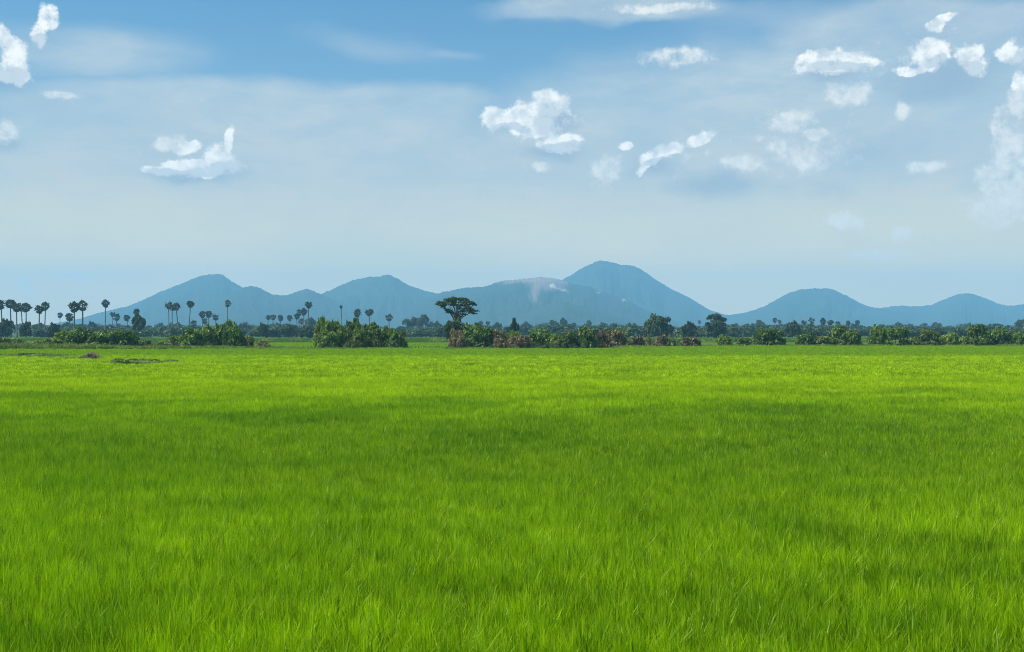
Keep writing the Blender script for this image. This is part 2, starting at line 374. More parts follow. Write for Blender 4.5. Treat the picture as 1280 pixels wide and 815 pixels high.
# ------------------------------------------------------------------ hills
def fbm1(x, seed):
    r_ = 0
    for o in range(5):
        f = 2 ** o; r_ = r_ + np.sin(x * f * 1.0 + seed * 3.1 + o * 1.7) * np.sin(x * f * 0.37 + seed + o) / f
    return r_
def hill(D, prof, label, seed, rock=None, depth=0.28, step=1.0):
    D = D * 0.72
    px = np.arange(prof[0][0], prof[-1][0] + step, step)
    py = np.interp(px, [p[0] for p in prof], [p[1] for p in prof])
    k = np.ones(5) / 5; pys = np.convolve(np.pad(py, 2, 'edge'), k, 'valid')
    rg = np.random.default_rng(seed)
    fuzz = np.convolve(rg.normal(size=len(px) + 2), [0.25, 0.5, 0.25], 'valid') * 0.45 + fbm1(px * 0.11, seed) * 0.3
    fuzz = fuzz + (rg.random(len(px)) > 0.93) * rg.uniform(0.1, 0.6, len(px))
    edge = np.clip((HZ - pys) / 25, 0, 1)
    top = np.maximum(zt(pys, D), 1.0); bump = fuzz * edge * D / F
    X = (px - 640) / F * D; W = D * depth; nr = 46; me_v = []; tint = []
    gx = fbm1(px * 0.07, seed + 5)
    for j in range(nr + 14):
        v = j / nr if j <= nr else 1 - (j - nr) / 14 * 1.0
        back = j > nr
        y = D - W * (1 - v) if not back else D + W * 0.6 * (1 - v)
        s_ = v ** 1.25 if not back else v ** 1.3
        gul = (fbm1(px * 0.10 + 2.0 * fbm1(np.full_like(px, v * 2.2), seed), seed + 2) * 0.07 + fbm1(px * 0.31 + v * 3, seed + 8) * 0.008) * math.sin(math.pi * min(v, 1)) 
        z = top * (s_ + gul * (0.6 if not back else 0)) - 3 * (1 - v) + rg.normal(size=len(px)) * 0.6 * (v < 0.995)
        z = np.where(v < 0.02, -0.8, np.maximum(z, -0.8))
        crest = max(0.0, 1 - abs(j - nr) / 1.5)
        # keep the perspective outline as the crest: front slopes may not rise above it
        zmax = CAMZ + (top - CAMZ) * (y / D) * 0.985
        if not back and v < 0.999: z = np.minimum(z, np.maximum(zmax, -0.8))
        z = z + bump * crest
        xx = (px - 640) / F * y if not back else X
        yy = y + gx * W * 0.04 * math.sin(math.pi * v)
        me_v.append(np.stack([xx, np.full_like(px, 0) + yy, z], axis=1))
        tt = np.zeros((len(px), 4)); tt[:, 3] = 1
        if rock is not None and not back:
            P = me_v[-1]; qx = 640 + P[:, 0] / P[:, 1] * F; qy = HZ - (P[:, 2] - CAMZ) / P[:, 1] * F
            for (cx, cy, rx, ry, rot, kind_, amp) in rock:
                c_, s2 = math.cos(R(rot)), math.sin(R(rot)); dx, dy = qx - cx, qy - cy
                dx = dx + fbm1(px * .9 + v * 19, 3) * 1.6; dy = dy + fbm1(px * 1.3 + v * 33, 6) * 1.1
                d = np.sqrt(((dx * c_ - dy * s2) / rx) ** 2 + ((dx * s2 + dy * c_) / ry) ** 2)
                tt[:, kind_] = np.maximum(tt[:, kind_], np.clip((1.15 - d + rg.normal(size=len(px)) * 0.05) * 1.5, 0, 1) * amp)
        tint.append(tt)
    Vv = np.concatenate(me_v); n = len(px); rows = nr + 14
    idx = np.arange(n * rows).reshape(rows, n)
    q = np.stack([idx[:-1, :-1], idx[:-1, 1:], idx[1:, 1:], idx[1:, :-1]], axis=-1).reshape(-1, 4)
    me = bpy.data.meshes.new('hill'); me.from_pydata(Vv.tolist(), [], q.tolist())
    a = me.color_attributes.new('tint', 'FLOAT_COLOR', 'POINT'); a.data.foreach_set('color', np.concatenate(tint).astype(np.float32).ravel())
    me.materials.append(M['hill']); me.polygons.foreach_set('use_smooth', [True] * len(me.polygons))
    o = link('hill', me); o['kind'] = 'structure'; o['label'] = label
    return o
hill(7600, [(20, 412), (60, 406), (100, 398), (120, 392), (140, 387), (160, 383), (180, 374), (200, 365), (220, 357), (240, 349), (250, 345), (262, 343), (272, 342),
     (278, 343), (290, 352), (303, 359), (330, 374), (370, 392), (420, 411)], 'blue hill with the leftmost rounded summit above the palms', 1)
hill(6500, [(190, 411), (230, 396), (260, 380), (285, 368), (303, 360), (315, 357), (325, 360), (340, 368), (357, 369), (370, 365), (383, 361), (395, 365), (410, 372), (450, 390), (500, 411)],
     'low blue hill with twin humps right of the leftmost summit', 2)
hill(7300, [(300, 411), (340, 384), (380, 372), (403, 367), (420, 359), (440, 351), (460, 346), (475, 346), (485, 343), (495, 347), (510, 356), (530, 363), (550, 368), (600, 385), (680, 411)],
     'blue hill with pointed top left of the umbrella tree', 3)
quarry = [(676, 349.5, 42, 5.5, 0, 0, .65), (640, 351.5, 18, 3.4, 8, 0, .5), (669, 362, 6.5, 17, -10, 0, .5), (684, 355, 26, 9, 0, 0, .5),
          (702, 352, 14, 3.5, 0, 0, .6), (690, 357, 4.2, 2.4, 0, 1, .5), (699, 361, 14, 1.3, -16, 1, .32), (719, 354.5, 2.6, 1.3, 0, 1, .35),
          (748, 365.5, 4, 1.2, -5, 1, .25), (780, 375, 4, 1.4, -20, 1, .35)]
hill(6300, [(480, 411), (520, 380), (545, 368), (553, 365), (580, 360), (607, 358), (612, 357), (618, 354), (630, 351), (645, 349.5), (665, 347.5), (675, 346), (685, 347), (695, 348.5),
     (704, 351), (720, 355), (735, 357.5), (745, 362), (760, 367), (780, 373), (800, 384), (830, 396), (870, 411)], 'blue ridge with the bare pinkish quarry on its crest', 4, quarry, step=0.6)
hill(8300, [(590, 411), (640, 385), (702, 350), (715, 343), (730, 334), (745, 327), (752, 325.5), (765, 328), (775, 331), (790, 331.5), (800, 336), (815, 346), (830, 356), (845, 364.5),
     (860, 371), (875, 380), (888, 388), (900, 391), (915, 395), (940, 402), (980, 411)], 'tallest blue hill with its peak right of centre', 5)
hill(5200, [(600, 411), (640, 400), (665, 388), (685, 380), (705, 377), (725, 382), (750, 390), (790, 400), (830, 411)], 'low spur below the quarry on the near side', 9, depth=0.2)
hill(8000, [(850, 411), (890, 399), (915, 393), (930, 391), (945, 387), (960, 380), (975, 372), (985, 367), (1000, 362), (1012, 360.5), (1025, 361), (1035, 360.5), (1045, 363), (1055, 368),
     (1070, 376), (1085, 383), (1100, 386), (1120, 389), (1160, 398), (1220, 411)], 'broad flat-topped blue hill right of the gap', 6)
hill(8600, [(1040, 411), (1085, 388), (1100, 384.5), (1110, 383.5), (1125, 382), (1150, 383), (1165, 381), (1180, 374), (1195, 368), (1205, 366.5), (1215, 367), (1230, 372), (1245, 379),
     (1260, 382), (1270, 381), (1290, 379), (1330, 388), (1400, 400), (1480, 411)], 'small rounded blue hill at the right end of the range', 7)

# ------------------------------------------------------------------ scattered ground cover (geometry nodes on a cloud of points)
def scatter(name, kind_label, cat, pts, rotz, scl, variants):
    col = bpy.data.collections.new(name + '_source')
    for i, me in enumerate(variants):
        o = bpy.data.objects.new('%s_tuft' % name + ('.%03d' % i), me); col.objects.link(o)
    me = bpy.data.meshes.new(name); me.from_pydata(pts.tolist(), [], [])
    a = me.attributes.new('rotz', 'FLOAT_VECTOR', 'POINT'); r3 = np.zeros((len(pts), 3)); r3[:, 2] = rotz
    a.data.foreach_set('vector', r3.astype(np.float32).ravel())
    a = me.attributes.new('scl', 'FLOAT_VECTOR', 'POINT'); a.data.foreach_set('vector', scl.astype(np.float32).ravel())
    a = me.attributes.new('pick', 'INT', 'POINT'); a.data.foreach_set('value', np.random.default_rng(5).integers(0, len(variants), len(pts)).astype(np.int32))
    o = link(name, me); tag(o, kind_label, cat, kind='stuff')
    g = bpy.data.node_groups.new(name, 'GeometryNodeTree')
    g.interface.new_socket('Geometry', in_out='INPUT', socket_type='NodeSocketGeometry')
    g.interface.new_socket('Geometry', in_out='OUTPUT', socket_type='NodeSocketGeometry')
    gi = g.nodes.new('NodeGroupInput'); go = g.nodes.new('NodeGroupOutput')
    ci = g.nodes.new('GeometryNodeCollectionInfo'); ci.inputs['Collection'].default_value = col
    ci.inputs['Separate Children'].default_value = True; ci.inputs['Reset Children'].default_value = True
    ip = g.nodes.new('GeometryNodeInstanceOnPoints'); ip.inputs['Pick Instance'].default_value = True
    def attr(nm, t):
        n = g.nodes.new('GeometryNodeInputNamedAttribute'); n.data_type = t; n.inputs[0].default_value = nm
        return [s for s in n.outputs if s.enabled and s.name == 'Attribute'][0]
    g.links.new(gi.outputs[0], ip.inputs['Points']); g.links.new(ci.outputs[0], ip.inputs['Instance'])
    g.links.new(attr('pick', 'INT'), ip.inputs['Instance Index'])
    er = g.nodes.new('FunctionNodeEulerToRotation'); g.links.new(attr('rotz', 'FLOAT_VECTOR'), er.inputs[0])
    g.links.new(er.outputs[0], ip.inputs['Rotation'])
    g.links.new(attr('scl', 'FLOAT_VECTOR'), ip.inputs['Scale'])
    g.links.new(ip.outputs[0], go.inputs[0])
    md = o.modifiers.new('scatter', 'NODES'); md.node_group = g
    return o
def blades(rg, n, size, h, wd, lean, mat, name, seg=3, hill=0):
    """a patch of n blades over a size x size square, each curving over towards its tip"""
    base = (rg.random((n, 2)) - 0.5) * size
    hh = h * rg.uniform(0.62, 1.05, n); a = rg.random(n) * 2 * math.pi
    if hill:      # blades fan out of planted hills instead of standing evenly
        nh = max(1, int((size / hill) ** 2)); hc = (rg.random((nh, 2)) - 0.5) * size; k = rg.integers(0, nh, n)
        off_ = rg.normal(size=(n, 2)) * hill * 0.10; base = hc[k] + off_; a = np.arctan2(off_[:, 1], off_[:, 0]) + rg.normal(size=n) * 0.5
        hh = hh * rg.uniform(0.82, 1.1, nh)[k]
    ht = rg.random(nh)[k] if hill else rg.random(n)
    ln = lean * rg.random(n) ** 1.5
    dx, dy = np.cos(a), np.sin(a); fa = rg.random(n) * 2 * math.pi; wx, wy = np.cos(fa), np.sin(fa)
    ww = wd * rg.uniform(0.7, 1.3, n); rows = []
    for j in range(seg + 1):
        t = j / seg; off = ln * hh * t ** 2.2
        z = hh * (t - 0.18 * ln * t ** 3)
        wv = ww * (1.0 if j < seg - 1 else (0.75 if j == seg - 1 else 0.0)) * 0.5
        cx = base[:, 0] + dx * off; cy = base[:, 1] + dy * off
        rows.append((np.stack([cx - wx * wv, cy - wy * wv, z], 1), np.stack([cx + wx * wv, cy + wy * wv, z], 1)))
    per = seg * 2 + 1; V = np.zeros((n, per, 3))
    for j in range(seg): V[:, 2 * j] = rows[j][0]; V[:, 2 * j + 1] = rows[j][1]
    V[:, per - 1] = rows[seg][0]
    f = []
    for i in range(n):
        o = i * per
        for j in range(seg - 1): f.append((o + 2 * j, o + 2 * j + 1, o + 2 * j + 3, o + 2 * j + 2))
        f.append((o + 2 * seg - 2, o + 2 * seg - 1, o + per - 1))
    me = bpy.data.meshes.new(name); me.from_pydata(V.reshape(-1, 3).tolist(), [], f)
    c = np.zeros((n, per, 4)); c[:, :, 3] = 1; c[:, :, 0] = (0.5 * rg.random(n) + 0.5 * ht)[:, None]; c[:, :, 1] = rg.random(n)[:, None]
    at_ = me.color_attributes.new('tint', 'FLOAT_COLOR', 'POINT'); at_.data.foreach_set('color', c.astype(np.float32).ravel())
    me.materials.append(mat); return me
def wave(x, y):
    return (np.sin(x * 0.83 + 1.7 * np.sin(y * 0.31)) * np.sin(y * 0.61 + 1.1 * np.sin(x * 0.27 + 1)) * 0.5
            + np.sin(x * 0.21 + 2 + np.sin(y * 0.13)) * np.sin(y * 0.19 + 0.7 * np.sin(x * 0.11)) * 0.7
            + np.sin(x * 2.3 + 2.0 * np.sin(y * 1.1)) * np.sin(y * 1.9 + np.sin(x * 1.3)) * 0.3)
def field_pts(rg, d0, d1, step, spread=0.50, jit=0.9):
    ys = np.arange(d0, d1, step); P = []
    for y in ys:
        hw = spread * y + 3; xs = np.arange(-hw, hw, step); P.append(np.stack([xs, np.full_like(xs, y)], 1))
    P = np.concatenate(P); P += (rg.random(P.shape) - 0.5) * step * jit
    return P
def edge_dist(x, y):
    """far edge of the near field: about 196 m at the left, 232 m at the right"""
    px = 640 + x / y * F
    return np.interp(px, [-50, 150, 330, 560, 760, 830, 1330], [190, 192, 196, 196, 204, 228, 232])
rg = np.random.default_rng(11)
def rice(name, label, d0, d1, step, size, n, h, wd, lean, nv, spread=0.5, hill=0.2):
    P = field_pts(rg, d0, d1, step, spread)
    keep = P[:, 1] < edge_dist(P[:, 0], P[:, 1]) + 1.5
    for (ex, eD, ew, ed) in ((170, 117, 50, 7), (42, 148, 52, 8), (100, 131, 26, 3)):
        keep &= ((640 + P[:, 0] / P[:, 1] * F - ex) / ew) ** 2 + ((P[:, 1] - eD) / ed) ** 2 > 1
    if d0 < 225: P = P[keep]
    wv = wave(P[:, 0], P[:, 1]); hs = 1 + wv * 0.10 + rg.normal(size=len(P)) * 0.05
    sw = np.clip((P[:, 1] - 24) / 5, 0, 1) * np.clip((46 - P[:, 1]) / 6, 0, 1)
    hs -= 0.06 * sw * (0.5 + 0.5 * np.sin(P[:, 0] * 0.25 + P[:, 1] * 0.4))
    # bund between the two plots, a shallow trough in the crop
    bund = np.exp(-((P[:, 1] - 142 - 1.5 * np.sin(P[:, 0] * 0.05)) / 1.6) ** 2); hs -= 0.35 * bund
    scl = np.stack([np.ones(len(P)), np.ones(len(P)), hs], 1)
    pts = np.concatenate([P, np.zeros((len(P), 1))], 1)
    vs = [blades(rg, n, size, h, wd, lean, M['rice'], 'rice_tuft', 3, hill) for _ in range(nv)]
    scatter(name, label, 'rice', pts, rg.random(len(P)) * 6.283, scl, vs)
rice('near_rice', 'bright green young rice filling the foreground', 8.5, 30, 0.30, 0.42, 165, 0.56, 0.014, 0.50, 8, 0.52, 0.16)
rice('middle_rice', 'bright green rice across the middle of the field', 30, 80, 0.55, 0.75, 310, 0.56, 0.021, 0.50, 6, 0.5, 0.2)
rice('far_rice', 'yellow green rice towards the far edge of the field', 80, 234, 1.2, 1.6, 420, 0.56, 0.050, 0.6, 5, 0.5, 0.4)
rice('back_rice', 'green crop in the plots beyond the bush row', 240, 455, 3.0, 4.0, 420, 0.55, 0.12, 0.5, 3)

# ------------------------------------------------------------------ plants: shared meshes
def stem_mesh(rg, h, n, r, spread, name='stem'):
    mb = MB()
    for i in range(n):
        a = rg.random() * 6.283; s_ = rg.uniform(0.3, 1) * spread
        pts = [(math.cos(a) * s_ * t ** 1.3 + rg.normal() * 0.02, math.sin(a) * s_ * t ** 1.3 + rg.normal() * 0.02, h * t - 0.02) for t in (0, .35, .7, 1)]
        mb.tube(pts, [r, r * .8, r * .55, r * .3], 5)
    return mb.mesh(name, M['bark'])
def bush_variant(seed, n=3600, lobes=34, size=0.075, rmin=.16, rmax=.36):
    r_ = np.random.default_rng(seed); mb = MB()
    L = lump(r_, lobes, rmin, rmax, 0.10, 1.0)
    L += [(math.cos(a) * .62, math.sin(a) * .62, .16, .3, .3, .2) for a in np.arange(0, 6.2, 0.8)] + [(0, 0, .4, .55, .55, .35)]
    leaves(mb, r_, L, n, size, 0.30, 0.45, 0.0)
    # sprays that break the outline
    for i in range(18):
        a = r_.random() * 6.283; e = r_.uniform(0.15, 0.95); d = np.array([math.cos(a) * math.cos(e), math.sin(a) * math.cos(e), math.sin(e)])
        p = d * np.array([0.92, 0.92, 0.86]) + np.array([0, 0, 0.08]); q = p + d * r_.uniform(.0, .05)
        leaves(mb, r_, [(*((p + (q - p) * t)), .045, .045, .06) for t in (0, .5, 1)], 16, size * 0.7, 0.4, 0.3)
    return mb
BUSH = {}
for k in ('dark', 'mid', 'pale', 'brown'):
    BUSH[k] = [bush_variant(s_, size=0.085).mesh('foliage', M[k]) for s_ in ((1, 2, 3, 4) if k in ('dark', 'mid') else (5, 6, 7))]
STEM = [stem_mesh(np.random.default_rng(s_), 0.6, 6, 0.03, 0.45) for s_ in (1, 2)]

def tree_variant(seed, mat, n=3400, size=0.085, lobes=30, zlo=0.3, rmin=.14, rmax=.34, trunk=0.03, spread=.55):
    r_ = np.random.default_rng(seed); mb = MB()
    L = lump(r_, lobes, rmin, rmax, zlo, 1.0, 1.0)
    leaves(mb, r_, L, n, size, 0.32, 0.45)
    tb = MB(); fork = zlo + 0.05
    tb.tube([(0, 0, -0.01), (r_.normal() * .02, 0, fork * .5), (r_.normal() * .03, r_.normal() * .02, fork)], [trunk * 1.6, trunk, trunk * .85], 8)
    for l in L[::3]:
        c = np.array(l[:3]); s0 = np.array([0, 0, fork * r_.uniform(.75, 1)])
        tb.tube([s0, s0 + (c - s0) * .5 + np.array([0, 0, -.03]), c], [trunk * .5, trunk * .32, trunk * .12], 5)
    return tb.mesh('trunk', M['bark']), mb.mesh('crown', mat)
TREE = [tree_variant(21, M['far']), tree_variant(22, M['far'], zlo=.18), tree_variant(23, M['far'], lobes=22, zlo=.4, rmax=.28),
        tree_variant(24, M['far'], lobes=40, zlo=.12, rmin=.12, rmax=.26), tree_variant(25, M['far'], lobes=16, zlo=.45, rmin=.16, rmax=.26)]

def fan_palm_variant(seed, nl=34, dead=12):
    """crown of stiff fan leaves on stalks, centred on the top of the trunk; unit radius"""
    r_ = np.random.default_rng(seed)
    def fan(mb, d, stalk, rad, droop):
        d = d / np.linalg.norm(d); u = np.cross(d, (0, 0, 1.0)); u /= np.linalg.norm(u) + 1e-6; nrm = np.cross(u, d)
        roll = r_.uniform(-0.7, 0.7); u2 = u * math.cos(roll) + nrm * math.sin(roll); n2 = np.cross(u2, d)
        tip = d * stalk + np.array([0, 0, -droop * stalk])
        mb.add([u2 * .012, -u2 * .012, tip - u2 * .01, tip + u2 * .01], [(0, 1, 2, 3)], (0.3, 0.2))
        K = 11; vs = [tip]; fs = []
        for k in range(K):
            a = R(-125 + 250 * k / (K - 1)); rr = rad * (1.0 if k % 2 else 0.80) * r_.uniform(.9, 1.08)
            dd = d * math.cos(a) + u2 * math.sin(a)
            vs.append(tip + dd * rr + n2 * rr * (0.18 if k % 2 else -0.05) + np.array([0, 0, -droop * rr * .5]))
        for k in range(1, K): fs.append((0, k, k + 1))
        mb.add(vs, fs, (r_.random(), r_.random()))
    mb = MB()
    gaps = [rnd_dirs(r_, 1)[0] for _ in range(3)]
    for i in range(nl):
        a = i * 2.39996 + r_.normal() * .15; e = math.asin(np.clip(1 - 1.5 * (i + .5) / nl, -1, 1))
        d = np.array([math.cos(a) * math.cos(e), math.sin(a) * math.cos(e), math.sin(e)])
        if any(float(d @ g) > 0.83 for g in gaps): continue
        fan(mb, d, r_.uniform(.38, .66), r_.uniform(.32, .50), .10)
    db = MB()
    for i in range(dead):
        a = i * 2.39996 + 1; e = R(r_.uniform(-75, -38)); d = np.array([math.cos(a) * math.cos(e), math.sin(a) * math.cos(e), math.sin(e)])
        fan(db, d, r_.uniform(.4, .6), r_.uniform(.28, .40), .15)
    return mb.mesh('crown', M['palm']), db.mesh('dead_leaves', M['dry'])
FAN = [fan_palm_variant(s_, nl, dd) for s_, nl, dd in ((31, 46, 16), (32, 38, 18), (33, 52, 12), (34, 30, 20))]
def palm_trunk():
    mb = MB(); pts = []; rad = []
    for i in range(13):
        t = i / 12; pts.append((math.sin(t * 2.5) * .12, math.sin(t * 1.7 + 1) * .1, t)); rad.append((0.34 - 0.13 * t + 0.14 * math.exp(-t * 14)) * (1.05 if i % 2 else 0.96))
    mb.tube(pts, rad, 9); return mb.mesh('trunk', M['palmbark'], True)
FAN += [fan_palm_variant(s_, nl, dd) for s_, nl, dd in ((35, 48, 22), (36, 34, 10), (37, 42, 24))]
PTRUNK = palm_trunk()
def palm(i, px, ytop, wpx, label, lean=0.0, group='sugar palms rising over the far tree line', v=None, bare=False):
    lean = lean + ((i * 29) % 7 - 3) * 0.7; D = 4.7 / wpx * F; ztop = zt(ytop, D); Rr = 2.7; hgt = ztop - Rr * 0.92
    root = link('sugar_palm', None, None, (at(px, D) - math.tan(R(lean)) * hgt, D, 0), (0, R(lean), i * 0.0))
    tag(root, label, 'palm tree', group)
    link('trunk', PTRUNK, root, scale=(1, 1, hgt + .1), rot=(0, 0, i * 1.3))
    c, d = FAN[(i * 3 + 1) % 7 if v is None else v]
    top = (math.sin(2.5) * .12 * math.cos(i * 1.3) - math.sin(2.7) * .1 * math.sin(i * 1.3), 0, hgt)
    k = 0.45 if bare else 1.0
    sx = Rr * (0.86 + 0.20 * ((i * 37 % 10) / 10)) * k
    link('crown', c, root, top, (0, 0, i * 2.1), (sx, sx, Rr * k * (0.82 + 0.25 * ((i * 53 % 10) / 10)))); link('dead_leaves', d, root, top, (0, 0, i * 1.1), (sx, sx, Rr * k))
    return root
palms = [
 (1, 373, 13, 'sugar palm half cut off by the left edge of the view', 0),
 (13, 372.5, 13, 'sugar palm leading the row of four at far left', 0),
 (21, 376, 13.5, 'second sugar palm of the four at far left, with the straight bare trunk', 0),
 (26.5, 377.5, 11.5, 'thinner leaning sugar palm tucked behind the second palm at far left', -4),
 (32.5, 377, 12.5, 'last sugar palm of the far left four, with ragged open crown', 0),
 (49, 379, 13, 'left palm of the touching pair over the wood at left', 0),
 (57, 376.5, 11.5, 'right palm of the touching pair, taller and lopsided', 0),
 (75, 389.5, 7.5, 'tiny distant palm head between the pair and the twin tall palms', 0),
 (87, 390, 11, 'short dark palm at the foot of the tall twin palms', 0),
 (92.5, 375, 15, 'left of the tall twin palms with wide heavy crown', 1),
 (103, 373, 15, 'right of the tall twin palms, heavy crown over the dark bushes', 0),
 (132, 373.5, 10.5, 'lone slender palm against the foot of the leftmost hill', 0),
 (141, 388.5, 7.5, 'small palm head above left of the low pair past the lone slender palm', 0),
 (146, 391.5, 9.5, 'low full palm just right of the small palm head', 0),
 (158.5, 392.5, 8.5, 'low palm left of the dark tree topped by a palm', 0),
 (170, 384.5, 9.5, 'palm whose head pokes out of the dark tree top', 0),
 (211, 375.5, 10.5, 'left palm of the cluster of three below the leftmost hill', 0),
 (215.5, 378, 10, 'middle palm of the cluster of three, slightly lower', 0),
 (220, 377, 10.5, 'right palm of the cluster of three, trunk leaning left', -6),
 (238, 374, 10.5, 'single leaning palm between the cluster of three and the bush line', 3),
 (242, 398.5, 10.5, 'stubby brownish palm low in front of the leaning palm', 0),
 (253, 387.5, 9.5, 'left palm of the short pair left of the slim tall palm', 0),
 (261, 387.5, 9.5, 'right palm of the short pair left of the slim tall palm', 0),
 (256, 396, 9, 'lowest palm head under the short pair', 0),
 (269.5, 390.5, 9.5, 'palm standing alone just right of the short pair', 0),
 (284.5, 374, 9.5, 'slim tall palm behind the highest dark bush at left', 0, 3),
 (335.5, 392.5, 7.5, 'left palm of the low twins before the twin-humped hill', 0),
 (341.5, 392, 8, 'right palm of the low twins before the twin-humped hill', 0),
 (350, 392.5, 8.5, 'low round palm just right of the low twins', 0),
 (362, 393, 8, 'low palm left of the stepped palm cluster', 0),
 (371, 390, 9, 'lowest left palm of the stepped palm cluster', 0),
 (374, 385.5, 9, 'upper left palm of the stepped palm cluster', 0),
 (380, 384.5, 9.5, 'middle palm of the stepped palm cluster', 0),
 (385.5, 375, 10.5, 'tallest palm at the top of the stepped cluster', 0),
 (377, 397, 8, 'palm half sunk in trees under the stepped cluster', 0),
 (426.5, 378.5, 9.5, 'nearly bare palm pole with a tiny tufted head', 0),
 (447, 385, 11, 'ragged palm over the big dark bush group left of centre', 0, 1),
 (461.5, 384, 10.5, 'round-headed palm just right of the ragged palm', 0),
 (486, 391, 10, 'dark palm above the right end of the bush group left of centre', 0),
 (601, 400.5, 6.5, 'left of two tiny palm heads right of the umbrella tree', 0),
 (610, 400, 6.5, 'right of two tiny palm heads right of the umbrella tree', 0),
 (874.5, 399.5, 5, 'tiny thin palm left of the round dark tree', 0),
 (968.5, 396.5, 6.5, 'left of two tiny palms left of the broad hazy tree', 0),
 (974.5, 399, 6, 'right of two tiny palms left of the broad hazy tree', 0),
 (1005, 398.5, 7.5, 'small palm right behind the broad hazy tree', 0),
 (1015, 395.5, 9, 'highest distant palm below the flat-topped hill', 0),
 (1029, 396.5, 9, 'left distant palm of the crowded line below the flat-topped hill', 0),
 (1038, 398, 8.5, 'second distant palm of the crowded line below the flat-topped hill', 0),
 (1047, 400.5, 7.5, 'third and lower distant palm of the crowded line', 0),
 (1060, 400, 7.5, 'fourth distant palm of the crowded line', 0),
 (1072, 399, 7.5, 'last distant palm at the right end of the crowded line', 0),
]
for i, p in enumerate(palms):
    palm(i, p[0], p[1], p[2], p[3], p[4], v=(p[5] if len(p) > 5 else None), bare=('nearly bare' in p[3]))

